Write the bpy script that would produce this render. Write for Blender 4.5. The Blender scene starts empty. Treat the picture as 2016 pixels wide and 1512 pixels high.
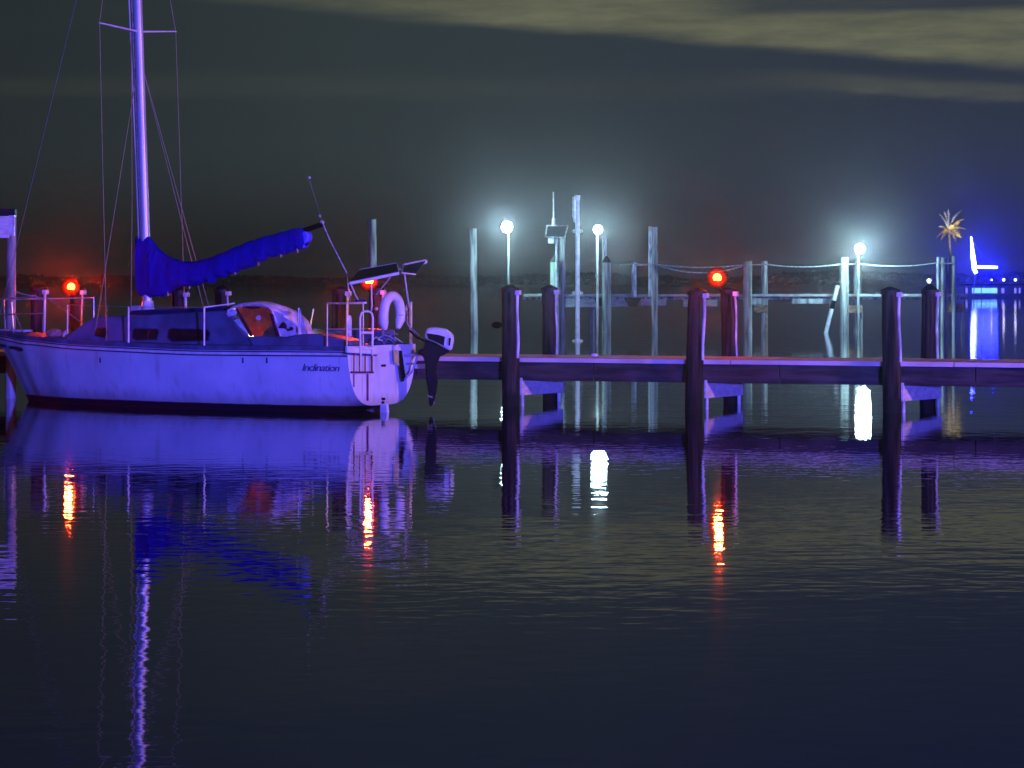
import bpy, bmesh, math, random
from mathutils import Vector, Matrix, noise
random.seed(7)
sc = bpy.context.scene
col = sc.collection
R = math.radians
F = 5000.0          # focal length in photograph pixels
H = 2.4             # eye height above the water
CX, HY = 1008.0, 556.0

# ---------------------------------------------------------------- camera
cd = bpy.data.cameras.new('camera'); cam = bpy.data.objects.new('camera', cd); col.objects.link(cam)
cam.location = (0, 0, H); cam.rotation_euler = (R(90), 0, 0)
cd.sensor_width = 36; cd.lens = F / 2016 * 36; cd.shift_y = -(756 - HY) / 2016
cd.clip_start = 0.1; cd.clip_end = 12000
sc.camera = cam
sc.render.engine = 'CYCLES'
sc.cycles.max_bounces = 8; sc.cycles.volume_bounces = 1; sc.cycles.glossy_bounces = 4
sc.cycles.transparent_max_bounces = 12
sc.cycles.sample_clamp_indirect = 4
sc.cycles.use_denoising = True
sc.view_settings.view_transform = 'Standard'; sc.view_settings.look = 'None'
sc.view_settings.exposure = 0; sc.view_settings.gamma = 1

# ---------------------------------------------------------------- night sky
w = bpy.data.worlds.new('World'); sc.world = w; w.use_nodes = True
nt = w.node_tree; nt.nodes.clear()
def N(nt, typ, **kw):
    n = nt.nodes.new(typ)
    for k, v in kw.items():
        if hasattr(n, k): setattr(n, k, v)
    return n
def mth(nt, op, a, b=None, c=None, clamp=False):
    n = nt.nodes.new('ShaderNodeMath'); n.operation = op; n.use_clamp = clamp
    for i, v in enumerate((a, b, c)):
        if v is None: continue
        if isinstance(v, (int, float)): n.inputs[i].default_value = v
        else: nt.links.new(v, n.inputs[i])
    return n.outputs[0]
def sstep(nt, v, a, b):
    n = nt.nodes.new('ShaderNodeMapRange'); n.interpolation_type = 'SMOOTHSTEP'
    nt.links.new(v, n.inputs['Value']); n.inputs['From Min'].default_value = a; n.inputs['From Max'].default_value = b
    return n.outputs['Result']
def mixc(nt, f, a, b):
    n = nt.nodes.new('ShaderNodeMix'); n.data_type = 'RGBA'
    for i, v in ((0, f), (6, a), (7, b)):
        if isinstance(v, (int, float)): n.inputs[i].default_value = v
        elif isinstance(v, tuple): n.inputs[i].default_value = (*v, 1)
        else: nt.links.new(v, n.inputs[i])
    return n.outputs[2]
tc = N(nt, 'ShaderNodeTexCoord'); sp = N(nt, 'ShaderNodeSeparateXYZ'); nt.links.new(tc.outputs['Generated'], sp.inputs[0])
ya = mth(nt, 'MAXIMUM', mth(nt, 'ABSOLUTE', sp.outputs[1]), 0.15)
U = mth(nt, 'DIVIDE', sp.outputs[0], ya); V = sp.outputs[2]
cmb = N(nt, 'ShaderNodeCombineXYZ'); nt.links.new(mth(nt, 'MULTIPLY', U, 7.0), cmb.inputs[0]); nt.links.new(mth(nt, 'MULTIPLY', V, 46.0), cmb.inputs[1])
nz = N(nt, 'ShaderNodeTexNoise'); nt.links.new(cmb.outputs[0], nz.inputs['Vector']); nz.inputs['Scale'].default_value = 1.0; nz.inputs['Detail'].default_value = 9; nz.inputs['Roughness'].default_value = .66
nz2 = N(nt, 'ShaderNodeTexNoise'); nt.links.new(cmb.outputs[0], nz2.inputs['Vector']); nz2.inputs['Scale'].default_value = .55; nz2.inputs['Detail'].default_value = 7; nz2.inputs['Distortion'].default_value = .4
n1 = mth(nt, 'SUBTRACT', nz.outputs[0], .5); n2 = mth(nt, 'SUBTRACT', nz2.outputs[0], .5)
# base gradient: dim brown haze at the horizon, slate above, navy overhead
base = mixc(nt, sstep(nt, V, -.002, .055), (.013, .0125, .0125), (.032, .045, .050))
base = mixc(nt, sstep(nt, V, .13, .35), base, (.029, .031, .037))
side = sstep(nt, U, -.06, .22)
base = mixc(nt, mth(nt, 'MULTIPLY', side, .52), base, (.024, .031, .074))
base = mixc(nt, mth(nt, 'MULTIPLY', sstep(nt, U, -.05, -.22), .45), base, (.009, .011, .012))
# olive cloud lit from the town
vv = mth(nt, 'ADD', V, mth(nt, 'MULTIPLY', n1, .011))
edge = mth(nt, 'ADD', vv, mth(nt, 'MULTIPLY', U, .088))
band = sstep(nt, edge, .0975, .1045)
band = mth(nt, 'MULTIPLY', band, sstep(nt, mth(nt, 'SUBTRACT', V, mth(nt, 'MULTIPLY', U, .02)), .119, .109))
gap = mth(nt, 'MULTIPLY', sstep(nt, vv, .1025, .1065), sstep(nt, U, .055, .105))
band = mth(nt, 'MULTIPLY', band, mth(nt, 'SUBTRACT', 1.0, mth(nt, 'MULTIPLY', gap, .85)))
band = mth(nt, 'MULTIPLY', band, mth(nt, 'ADD', .34, mth(nt, 'MULTIPLY', sstep(nt, U, -.13, .02), .66)))
# thin second streaks and soft mottling
st = mth(nt, 'ADD', vv, mth(nt, 'MULTIPLY', U, .05))
s2 = mth(nt, 'MULTIPLY', sstep(nt, st, .0795, .0820), sstep(nt, st, .0890, .0845))
s2 = mth(nt, 'MULTIPLY', s2, mth(nt, 'MULTIPLY', sstep(nt, U, .07, .15), .30))
s3 = mth(nt, 'MULTIPLY', sstep(nt, vv, .070, .0745), sstep(nt, vv, .083, .077))
s3 = mth(nt, 'MULTIPLY', s3, .07)
mot = mth(nt, 'MULTIPLY', sstep(nt, n2, 0, .22), mth(nt, 'MULTIPLY', sstep(nt, V, .02, .1), .10))
cl = mth(nt, 'ADD', mth(nt, 'ADD', band, s2), mth(nt, 'ADD', s3, mot), clamp=True)
nz3 = N(nt, 'ShaderNodeTexNoise'); nt.links.new(cmb.outputs[0], nz3.inputs['Vector']); nz3.inputs['Scale'].default_value = 4.5; nz3.inputs['Detail'].default_value = 8; nz3.inputs['Roughness'].default_value = .7
cl = mth(nt, 'MULTIPLY', cl, mth(nt, 'ADD', .62, mth(nt, 'MULTIPLY', sstep(nt, nz3.outputs[0], .3, .7), .40)))
tone = mixc(nt, sstep(nt, n1, -.2, .2), (.115, .122, .078), (.178, .182, .115))
skyc = mixc(nt, cl, base, tone)
bg = N(nt, 'ShaderNodeBackground'); nt.links.new(skyc, bg.inputs[0]); bg.inputs[1].default_value = 0.88
wo = N(nt, 'ShaderNodeOutputWorld'); nt.links.new(bg.outputs[0], wo.inputs[0])

# ---------------------------------------------------------------- emergency lights on the shore behind the viewer
def lamp(name, typ, loc, color, power, radius=.2, aim=None, cone=60, blend=.6):
    l = bpy.data.lights.new(name, typ); l.color = color; l.energy = power; l.shadow_soft_size = radius
    o = bpy.data.objects.new(name, l); col.objects.link(o); o.location = loc
    if typ == 'SPOT':
        l.spot_size = R(cone); l.spot_blend = blend
        o.rotation_euler = (Vector(aim) - Vector(loc)).to_track_quat('-Z', 'Y').to_euler()
    return o
lamp('blue_beacon', 'SPOT', (15, -14, 3.4), (.088, .076, 1.0), 285000, .5, aim=(-2, 48, 2), cone=55)
lamp('red_beacon', 'SPOT', (50, 14, 10.0), (1.0, .42, .50), 64000, .5, aim=(-1, 48, 1), cone=70)

# ---------------------------------------------------------------- helpers
def P(px, py, d): return Vector(((px - CX) / F * d, d, H - (py - HY) / F * d))

class MB:
    def __init__(s): s.bm = bmesh.new()
    def verts_faces(s, vs, fs):
        b = [s.bm.verts.new(v) for v in vs]
        for f in fs:
            try: s.bm.faces.new([b[i] for i in f])
            except ValueError: pass
        return b
    def box(s, a, b, M=None):
        x0, y0, z0 = a; x1, y1, z1 = b
        vs = [Vector(v) for v in ((x0,y0,z0),(x1,y0,z0),(x1,y1,z0),(x0,y1,z0),(x0,y0,z1),(x1,y0,z1),(x1,y1,z1),(x0,y1,z1))]
        if M: vs = [M @ v for v in vs]
        s.verts_faces(vs, [(0,3,2,1),(4,5,6,7),(0,1,5,4),(1,2,6,5),(2,3,7,6),(3,0,4,7)]); return s
    def tube(s, pts, rad, n=10, flat=1.0, cap=True, jit=0):
        pts = [Vector(p) for p in pts]
        if isinstance(rad, (int, float)): rad = [rad] * len(pts)
        rings = []; up = None
        for i, p in enumerate(pts):
            t = (pts[min(i+1, len(pts)-1)] - pts[max(i-1, 0)]).normalized()
            if up is None:
                up = Vector((0,1,0)) if abs(t.z) > .7 else Vector((0,0,1))
            a = (up - t * up.dot(t)).normalized(); up = a; b = t.cross(a)
            ring = []
            for k in range(n):
                an = 2*math.pi*k/n; r = rad[i] * (1 + (jit*(noise.noise(Vector((k*2.3, i*.7, p.x*3)))) if jit else 0))
                ring.append(s.bm.verts.new(p + a*math.cos(an)*r*flat + b*math.sin(an)*r))
            rings.append(ring)
        for i in range(len(rings)-1):
            for k in range(n):
                s.bm.faces.new((rings[i][k], rings[i][(k+1)%n], rings[i+1][(k+1)%n], rings[i+1][k]))
        if cap and n > 2:
            s.bm.faces.new(rings[0][::-1]); s.bm.faces.new(rings[-1])
        return s
    def prism(s, poly, off):
        """poly: list of 3D points, extruded by the vector off"""
        off = Vector(off); n = len(poly)
        a = [s.bm.verts.new(Vector(p)) for p in poly]; b = [s.bm.verts.new(Vector(p) + off) for p in poly]
        s.bm.faces.new(a); s.bm.faces.new(b[::-1])
        for i in range(n): s.bm.faces.new((a[i], b[i], b[(i+1)%n], a[(i+1)%n]))
        return s
    def ball(s, c, r, sc3=(1,1,1), u=16, v=10):
        m = Matrix.Translation(c) @ Matrix.Diagonal((r*sc3[0], r*sc3[1], r*sc3[2], 1))
        bmesh.ops.create_uvsphere(s.bm, u_segments=u, v_segments=v, radius=1, matrix=m); return s
    def loft(s, rings, close=True, cap=True):
        R_ = [[s.bm.verts.new(p) for p in r] for r in rings]; n = len(rings[0])
        for i in range(len(R_)-1):
            for k in range(n if close else n-1):
                s.bm.faces.new((R_[i][k], R_[i][(k+1)%n], R_[i+1][(k+1)%n], R_[i+1][k]))
        if cap and close: s.bm.faces.new(R_[0][::-1]); s.bm.faces.new(R_[-1])
        return s
    def build(s, name, mat, parent=None, bevel=0, smooth=True, inv=None):
        bmesh.ops.recalc_face_normals(s.bm, faces=s.bm.faces)
        me = bpy.data.meshes.new(name); s.bm.to_mesh(me); s.bm.free()
        if inv is not None: me.transform(inv)
        me.materials.append(mat)
        if smooth:
            me.polygons.foreach_set('use_smooth', [True]*len(me.polygons))
            try: me.set_sharp_from_angle(angle=R(38))
            except Exception: pass
        o = bpy.data.objects.new(name, me); col.objects.link(o)
        if parent: o.parent = parent
        if bevel:
            m = o.modifiers.new('bevel', 'BEVEL'); m.width = bevel; m.segments = 2; m.limit_method = 'ANGLE'
        return o
def tag(o, label=None, cat=None, group=None, kind=None):
    for k, v in (('label', label), ('category', cat), ('group', group), ('kind', kind)):
        if v: o[k] = v
    return o
def empty(name, loc=(0,0,0), rz=0):
    o = bpy.data.objects.new(name, None); col.objects.link(o); o.location = loc; o.rotation_euler = (0,0,rz); o.empty_display_size = .2
    return o
def kids(o): return [c for c in bpy.data.objects if c.parent == o]
def copy_tree(o, parent=None):
    c = o.copy(); col.objects.link(c); c.parent = parent
    for ch in kids(o): copy_tree(ch, c)
    return c

# ---------------------------------------------------------------- materials
def mat(name, c, rough=.6, var=.25, scale=3.0, stretch=(1,1,1), bump=0, metal=0, spec=.3, c2=None, detail=6):
    m = bpy.data.materials.new(name); m.use_nodes = True; t = m.node_tree; b = t.nodes['Principled BSDF']
    b.inputs['Roughness'].default_value = rough; b.inputs['Metallic'].default_value = metal
    b.inputs['Specular IOR Level'].default_value = spec
    co = N(t, 'ShaderNodeTexCoord'); mp = N(t, 'ShaderNodeMapping'); t.links.new(co.outputs['Object'], mp.inputs[0]); mp.inputs['Scale'].default_value = stretch
    n = N(t, 'ShaderNodeTexNoise'); t.links.new(mp.outputs[0], n.inputs['Vector']); n.inputs['Scale'].default_value = scale; n.inputs['Detail'].default_value = detail
    f = sstep(t, n.outputs[0], .32, .68)
    if c2 is None: c2 = tuple(max(0, x*(1-var*2)) for x in c)
    t.links.new(mixc(t, f, c2, tuple(x*(1+var*.4) for x in c)), b.inputs['Base Color'])
    t.links.new(mth(t, 'ADD', rough-.08, mth(t, 'MULTIPLY', n.outputs[0], .16)), b.inputs['Roughness'])
    if bump:
        bp = N(t, 'ShaderNodeBump'); bp.inputs['Strength'].default_value = 1; bp.inputs['Distance'].default_value = bump
        t.links.new(n.outputs[0], bp.inputs['Height']); t.links.new(bp.outputs[0], b.inputs['Normal'])
    return m
def emis(name, c, s):
    m = bpy.data.materials.new(name); m.use_nodes = True; t = m.node_tree; b = t.nodes['Principled BSDF']
    b.inputs['Base Color'].default_value = (*c, 1); b.inputs['Emission Color'].default_value = (*c, 1); b.inputs['Emission Strength'].default_value = s
    return m
M_white = mat('white gelcoat', (.72,.74,.76), .32, .10, 2.2)
M_pwhite = mat('white plastic', (.75,.76,.76), .4, .12, 5)
M_pipe = mat('pvc pipe', (.66,.68,.66), .5, .30, 5, (2,2,.5))
M_deck = mat('worn blue deck paint', (.09,.12,.21), .55, .22, 3.5, bump=.004)
M_cabin = mat('dusty blue cabin paint', (.10,.13,.22), .5, .2, 2.6, bump=.003)
M_dark = mat('dark rubber', (.006,.006,.007), .6, .3, 6, spec=.12)
M_navy = mat('navy stripe', (.015,.018,.08), .4, .1, 6)
M_glass = mat('dark window glass', (.01,.01,.012), .08, .2, 4)
M_alu = mat('brushed aluminium', (.62,.64,.68), .38, .12, 5, (1,1,.2), metal=.35)
M_steel = mat('stainless steel', (.6,.6,.62), .3, .1, 8, metal=.5)
M_wire = mat('rigging wire', (.34,.33,.17), .5, .1, 8, metal=.2)
M_canvas = mat('blue sail canvas', (.006,.008,.30), .9, .16, 3.0, (3,1,.45), bump=.05, spec=.08)
M_canvas2 = mat('faded canvas edge', (.10,.12,.75), .85, .15, 6, bump=.01)
M_orange = mat('orange fabric', (.95,.50,.12), .8, .20, 7, bump=.008, c2=(.85,.25,.09))
t_ = M_orange.node_tree; pb = t_.nodes['Principled BSDF']; tl = N(t_, 'ShaderNodeBsdfTranslucent'); mx = N(t_, 'ShaderNodeMixShader'); mx.inputs[0].default_value = .78
t_.links.new(pb.inputs['Base Color'].links[0].from_socket, tl.inputs['Color']); t_.links.new(pb.outputs[0], mx.inputs[1]); t_.links.new(tl.outputs[0], mx.inputs[2]); t_.links.new(mx.outputs[0], t_.nodes['Material Output'].inputs[0])
M_olive = mat('olive fabric patch', (.17,.12,.05), .85, .25, 9, bump=.004)
M_cream = mat('pale fabric', (.78,.62,.70), .8, .15, 6, bump=.006)
M_clear = mat('pale window vinyl', (.60,.64,.78), .35, .15, 9)
M_maroon = mat('dark seam webbing', (.07,.012,.03), .8, .2, 9)
M_wood = mat('dark piling wood', (.042,.033,.027), .85, .48, 6, (2.4,2.4,.12), bump=.02, spec=.15)
M_wood2 = mat('grey weathered piling', (.42,.43,.39), .85, .35, 5, (1.3,1.3,.12), bump=.01)
M_plank = mat('pale deck boards', (.74,.58,.50), .75, .12, 4, (.4,3,1), bump=.004)
M_fascia = mat('weathered fascia board', (.066,.050,.044), .8, .35, 2.2, (.5,1,4), bump=.008)
M_board = mat('white painted board', (.62,.60,.61), .7, .12, 4, (1,1,3), bump=.004)
M_brown = mat('bare brown timber', (.34,.20,.12), .8, .35, 6, (1,1,2), bump=.004)
M_beam = mat('pale stringer board', (.42,.42,.38), .8, .18, 3, (1,1,3), bump=.004)
M_cap = mat('black piling cap', (.008,.008,.010), .55, .2, 6)
M_rope = mat('grey rope', (.5,.5,.47), .8, .3, 14)
M_yellow = mat('yellow sheet', (.55,.50,.16), .6, .2, 6)
M_gold = mat('gold palm leaf', (.75,.56,.16), .4, .2, 9, metal=.3)
M_palmtrunk = mat('palm trunk', (.20,.15,.18), .7, .25, 9)
M_solar = mat('solar cells', (.010,.012,.022), .45, .1, 9, spec=.15)
M_purplestrap = mat('rust streaked steel', (.22,.03,.07), .7, .3, 9)
M_green = mat('green algae stain', (.22,.42,.22), .8, .3, 3, (1,1,.3), c2=(.5,.55,.5))
M_tree = mat('far foliage', (.008,.010,.007), .9, .4, .3)
M_shrub = M_tree
E_red = emis('lamp bulb', (1.0,.24,.045), 45)
M_halo = bpy.data.materials.new('red halo shell'); M_halo.use_nodes = True; t = M_halo.node_tree; t.nodes.clear()
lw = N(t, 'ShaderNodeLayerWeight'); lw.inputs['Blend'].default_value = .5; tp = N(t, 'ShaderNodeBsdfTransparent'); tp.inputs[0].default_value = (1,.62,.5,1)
em = N(t, 'ShaderNodeEmission'); em.inputs[0].default_value = (1,.022,.004,1); em.inputs[1].default_value = 1.9  # lamp halo painted as emission, fading towards the rim of the shell
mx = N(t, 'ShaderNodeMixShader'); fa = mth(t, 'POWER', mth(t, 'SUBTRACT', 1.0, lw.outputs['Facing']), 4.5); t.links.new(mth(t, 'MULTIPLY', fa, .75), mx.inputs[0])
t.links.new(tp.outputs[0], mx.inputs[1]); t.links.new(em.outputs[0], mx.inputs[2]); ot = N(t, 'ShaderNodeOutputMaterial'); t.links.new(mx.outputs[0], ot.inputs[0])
E_white = emis('floodlight glass', (.86,.97,1.0), 30)
E_neon = emis('blue white light strip', (.020,.026,1.0), 200)
E_neon2 = emis('blue boom light strip', (.022,.03,1.0), 70)
E_win = emis('lit cabin window', (.16,.45,1.0), 2.2)
E_smallw = emis('small far lamp', (.75,.70,1.0), 6)
E_star = emis('bright far lamp', (.8,.9,1.0), 14)

t = M_wood.node_tree; b = t.nodes['Principled BSDF']; src = b.inputs['Base Color'].links[0].from_socket
co = N(t, 'ShaderNodeTexCoord'); s_ = N(t, 'ShaderNodeSeparateXYZ'); t.links.new(co.outputs['Object'], s_.inputs[0])
nn = N(t, 'ShaderNodeTexNoise'); nn.inputs['Scale'].default_value = 9; t.links.new(co.outputs['Object'], nn.inputs['Vector'])
zz = mth(t, 'ADD', s_.outputs[2], mth(t, 'MULTIPLY', nn.outputs[0], .25)); t.links.new(mixc(t, sstep(t, zz, .32, .50), (.012,.016,.010), src), b.inputs['Base Color'])
# hull paint: white above the boot line, dark bottom below
M_hull = bpy.data.materials.new('painted hull'); M_hull.use_nodes = True
t = M_hull.node_tree; b = t.nodes['Principled BSDF']; b.inputs['Roughness'].default_value = .34
co = N(t, 'ShaderNodeTexCoord'); s_ = N(t, 'ShaderNodeSeparateXYZ'); t.links.new(co.outputs['Object'], s_.inputs[0])
n = N(t, 'ShaderNodeTexNoise'); t.links.new(co.outputs['Object'], n.inputs['Vector']); n.inputs['Scale'].default_value = 1.4; n.inputs['Detail'].default_value = 7
mp = N(t, 'ShaderNodeMapping'); t.links.new(co.outputs['Object'], mp.inputs[0]); mp.inputs['Scale'].default_value = (5,5,.5)
nv = N(t, 'ShaderNodeTexNoise'); t.links.new(mp.outputs[0], nv.inputs['Vector']); nv.inputs['Scale'].default_value = 1.5; nv.inputs['Detail'].default_value = 5
white = mixc(t, sstep(t, n.outputs[0], .35, .65), (.56,.60,.66), (.66,.69,.74))
white = mixc(t, mth(t, 'MULTIPLY', sstep(t, nv.outputs[0], .55, .75), .5), white, (.36,.34,.30))
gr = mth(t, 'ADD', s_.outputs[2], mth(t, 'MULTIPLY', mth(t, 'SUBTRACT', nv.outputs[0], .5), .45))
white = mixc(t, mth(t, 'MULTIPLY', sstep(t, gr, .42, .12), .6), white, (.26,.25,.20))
zz = mth(t, 'ADD', s_.outputs[2], mth(t, 'MULTIPLY', mth(t, 'SUBTRACT', n.outputs[0], .5), .03))
t.links.new(mixc(t, sstep(t, zz, .125, .145), (.006,.007,.016), white), b.inputs['Base Color'])

# ---------------------------------------------------------------- water
wm = bpy.data.materials.new('night water'); wm.use_nodes = True; t = wm.node_tree; b = t.nodes['Principled BSDF']
b.inputs['Base Color'].default_value = (.010,.012,.022,1); b.inputs['Roughness'].default_value = .022; b.inputs['IOR'].default_value = 1.333
co = N(t, 'ShaderNodeTexCoord')
def wave(scale, stretch, detail, rot=0):
    mp = N(t, 'ShaderNodeMapping'); t.links.new(co.outputs['Object'], mp.inputs[0]); mp.inputs['Scale'].default_value = stretch; mp.inputs['Rotation'].default_value = (0,0,rot)
    n = N(t, 'ShaderNodeTexNoise'); t.links.new(mp.outputs[0], n.inputs['Vector']); n.inputs['Scale'].default_value = scale; n.inputs['Detail'].default_value = detail
    n.inputs['Roughness'].default_value = .45
    return n.outputs[0]
h1 = wave(.55, (.7,1.25,1), 2.0, .15); h2 = wave(3.4, (.8,1.2,1), 2.0, -.2)
hh = mth(t, 'ADD', mth(t, 'MULTIPLY', h1, .75), mth(t, 'MULTIPLY', h2, .46))
bp = N(t, 'ShaderNodeBump'); bp.inputs['Strength'].default_value = 1; bp.inputs['Distance'].default_value = .0064
t.links.new(hh, bp.inputs['Height']); t.links.new(bp.outputs[0], b.inputs['Normal'])
g = MB(); g.verts_faces([(-6000,-400,0),(6000,-400,0),(6000,7000,0),(-6000,7000,0)], [(0,1,2,3)])
tag(g.build('water', wm, smooth=False), kind='structure')

# ---------------------------------------------------------------- sailing boat
TH = R(31); LB = 9.6
bow = Vector((-math.cos(TH), math.sin(TH), 0)); port = Vector((-math.sin(TH), -math.cos(TH), 0))
S0 = Vector(((752-CX)/F*47, 47, 0))
boat = empty('sailing_boat', S0, math.atan2(bow.y, bow.x))
MW = Matrix.Translation(S0) @ Matrix.Rotation(math.atan2(bow.y, bow.x), 4, 'Z')
BI = MW.inverted(); CAML = BI @ Vector((0,0,H))
tag(boat, 'white sailing yacht with a blue sail cover moored along the near pier', 'sailboat')
def ray(px, py): return (BI.to_3x3() @ (P(px, py, 1.0) - Vector((0,0,H))))
def B(px, py, y=0.0):           # boat-local point on the fore-and-aft plane at distance y from the centreline
    d = ray(px, py); k = (y - CAML.y) / d.y; return CAML + d*k
def BX(px, py, x=0.0):          # boat-local point on the athwartships plane
    d = ray(px, py); k = (x - CAML.x) / d.x; return CAML + d*k
def BL(px, py, d): return BI @ P(px, py, d)
def lerp_tab(tab, x):
    if x <= tab[0][0]: return tab[0][1]
    for (a, va), (b_, vb) in zip(tab, tab[1:]):
        if x <= b_:
            k = (x-a)/(b_-a); k = k*k*(3-2*k)*.5 + k*.5; return va + (vb-va)*k
    return tab[-1][1]
BEAM = [(0,1.13),(.18,1.25),(.36,1.31),(.55,1.24),(.72,.98),(.85,.62),(.94,.29),(1,.03)]
SHEER = [(0,1.24),(.35,1.22),(.65,1.27),(.85,1.34),(1,1.43)]
KEEL = [(0,.13),(.10,-.06),(.30,-.32),(.60,-.36),(.82,-.24),(.93,-.10),(1,-.02)]
def hull_pt(tt, ph, off=0.0):
    bm_, zs, zk = lerp_tab(BEAM, tt), lerp_tab(SHEER, tt), lerp_tab(KEEL, tt)
    p = .50 + .45*max(0, (tt-.55)/.45)
    y = bm_ * max(0, math.cos(ph))**p; z = zs - (zs-zk)*math.sin(ph)
    rk = max(0, (tt-.70)/.30)**1.6
    x = tt*LB - 1.0*rk*max(0, 1 - (z/zs))**.85 * (1 if z > 0 else 1) + .05*(1-tt)*0
    x += (1-min(1, tt*6))*(.10*(1 - z/zs))*0
    return Vector((x, y + off, z))
def ph_for(tt, z):
    zs, zk = lerp_tab(SHEER, tt), lerp_tab(KEEL, tt)
    return math.asin(max(0, min(1, (zs - z)/(zs-zk))))
NS, NP = 48, 18
stn = [i/NS for i in range(NS+1)]
g = MB()
rings = []
for tt in stn:
    r = [hull_pt(tt, math.pi/2*k/NP) for k in range(NP+1)]
    rings.append(r + [Vector((q.x, -q.y, q.z)) for q in r[-2::-1]])
g.loft(rings, close=False)
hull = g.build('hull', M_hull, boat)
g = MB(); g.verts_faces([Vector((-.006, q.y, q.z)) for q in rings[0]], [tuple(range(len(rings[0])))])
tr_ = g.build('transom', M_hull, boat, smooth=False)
# trim: sheer band and pin stripes, following the hull
def strip(z0, z1, off, m, name, t0=0.0, t1=.995):
    g = MB()
    for sg in (1, -1):
        r0 = []
        for i in range(61):
            tt = t0 + (t1-t0)*i/60; zs = lerp_tab(SHEER, tt)
            a = hull_pt(tt, ph_for(tt, zs-z0)); c = hull_pt(tt, ph_for(tt, zs-z1))
            r0.append([Vector((a.x, sg*(a.y+off), a.z)), Vector((c.x, sg*(c.y+off), c.z)), Vector((c.x, sg*(c.y-.01), c.z)), Vector((a.x, sg*(a.y-.01), a.z))])
        g.loft(r0)
    return g.build(name, m, boat)
strip(-.012, .085, .010, M_deck, 'rub_rail')
strip(.095, .118, .012, M_navy, 'stripe')
strip(.118, .165, .006, M_pwhite, 'stripe')
strip(.165, .190, .012, M_navy, 'stripe')
# deck
g = MB(); dr = []
for tt in stn:
    bm_ = lerp_tab(BEAM, tt); zs = lerp_tab(SHEER, tt)
    dr.append([Vector((tt*LB, bm_*(1-2*k/8)*.985, zs - .012 + .05*(1-(1-2*k/8)**2))) for k in range(9)])
g.loft(dr, close=False); g.build('deck', M_deck, boat)
# cabin trunk
def slab(pts, y0, y1, m, name, bev=.03, shrink=0):
    g = MB(); a = [B(px, py, y1) for px, py in pts]
    n = len(a)
    v0 = [Vector((q.x, y1 - shrink*max(0, (q.z-1.25)), q.z)) for q in a]; v1 = [Vector((q.x, -q.y, q.z)) for q in v0] if y0 is None else [Vector((q.x, y0, q.z)) for q in a]
    A = [g.bm.verts.new(v) for v in v0]; C_ = [g.bm.verts.new(v) for v in v1]
    g.bm.faces.new(A); g.bm.faces.new(C_[::-1])
    for i in range(n): g.bm.faces.new((A[i], C_[i], C_[(i+1)%n], A[(i+1)%n]))
    return g.build(name, m, boat, bevel=bev)
cab = slab([(128,664),(148,645),(172,628),(190,623),(250,621),(340,617),(444,611),(462,640),(486,664),(500,676),(500,688),(300,686),(128,672)], None, .92, M_cabin, 'cabin', .035, shrink=.22)
slab([(252,620),(258,612),(300,610),(400,607),(440,602),(446,612),(440,618)], None, .52, M_navy, 'sliding_hatch', .02)
slab([(262,611),(300,608.5),(395,606),(398,608),(300,611.5),(262,613.5)], None, .42, M_cabin, 'hatch_rail', .006)
def sidepanel(pts, y, m, name, th=.015, parent=boat, sl=.22):
    g = MB(); a = []
    for px, py in pts:
        q = B(px, py, y); yy = y - sl*max(0, q.z-1.25)*1.0
        q = B(px, py, yy); a.append(q)
    g.prism(a, (0, -th, 0)); return g.build(name, m, parent, bevel=.004)
for pts in ([(186,660),(190,647),(209,646),(211,655),(205,664)], [(262,652),(266,648),(308,649),(312,654),(307,667),(268,668),(261,664)], [(333,652),(338,648),(406,650),(411,656),(408,669),(340,671),(331,664)]):
    cx = sum(p[0] for p in pts)/len(pts); cy = sum(p[1] for p in pts)/len(pts)
    fr = sidepanel([(cx+(x-cx)*1.07, cy+(y-cy)*1.25) for x, y in pts], .925, M_navy, 'window')
    gl = sidepanel(pts, .935, M_glass, 'pane', parent=fr)
# cockpit coaming and aft deck
slab([(486,664),(520,661),(560,664),(590,658),(612,657),(650,662),(688,671),(690,682),(500,686)], .50, .98, M_cabin, 'coaming', .03)
g = MB(); g.box((.35,-.98,1.1),(3.0,-.55,1.52)); g.build('coaming', M_cabin, boat, bevel=.04)
# bow hardware
g = MB(); a = B(24,652,.1); g.box((a.x-.35,-.14,a.z-.04),(a.x+.35,.14,a.z+.03)); g.build('anchor_plate', M_pwhite, boat, bevel=.01)
g = MB(); a = B(108,656,.5); g.ball(a, .13, (1.6,1,.7)); g.ball(a+Vector((-.35,0,.0)), .09, (1.4,1,.8)); g.build('line_coil', mat('pink rope coil', (.6,.34,.3), .8, .3, 12), boat)
g = MB(); a = B(130,660,.55); g.tube([a+Vector((0,0,-.05)), a+Vector((0,0,.02)), a+Vector((0,0,.10))], [.08,.08,.01], 10); g.build('deck_vent', M_pwhite, boat)
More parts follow.
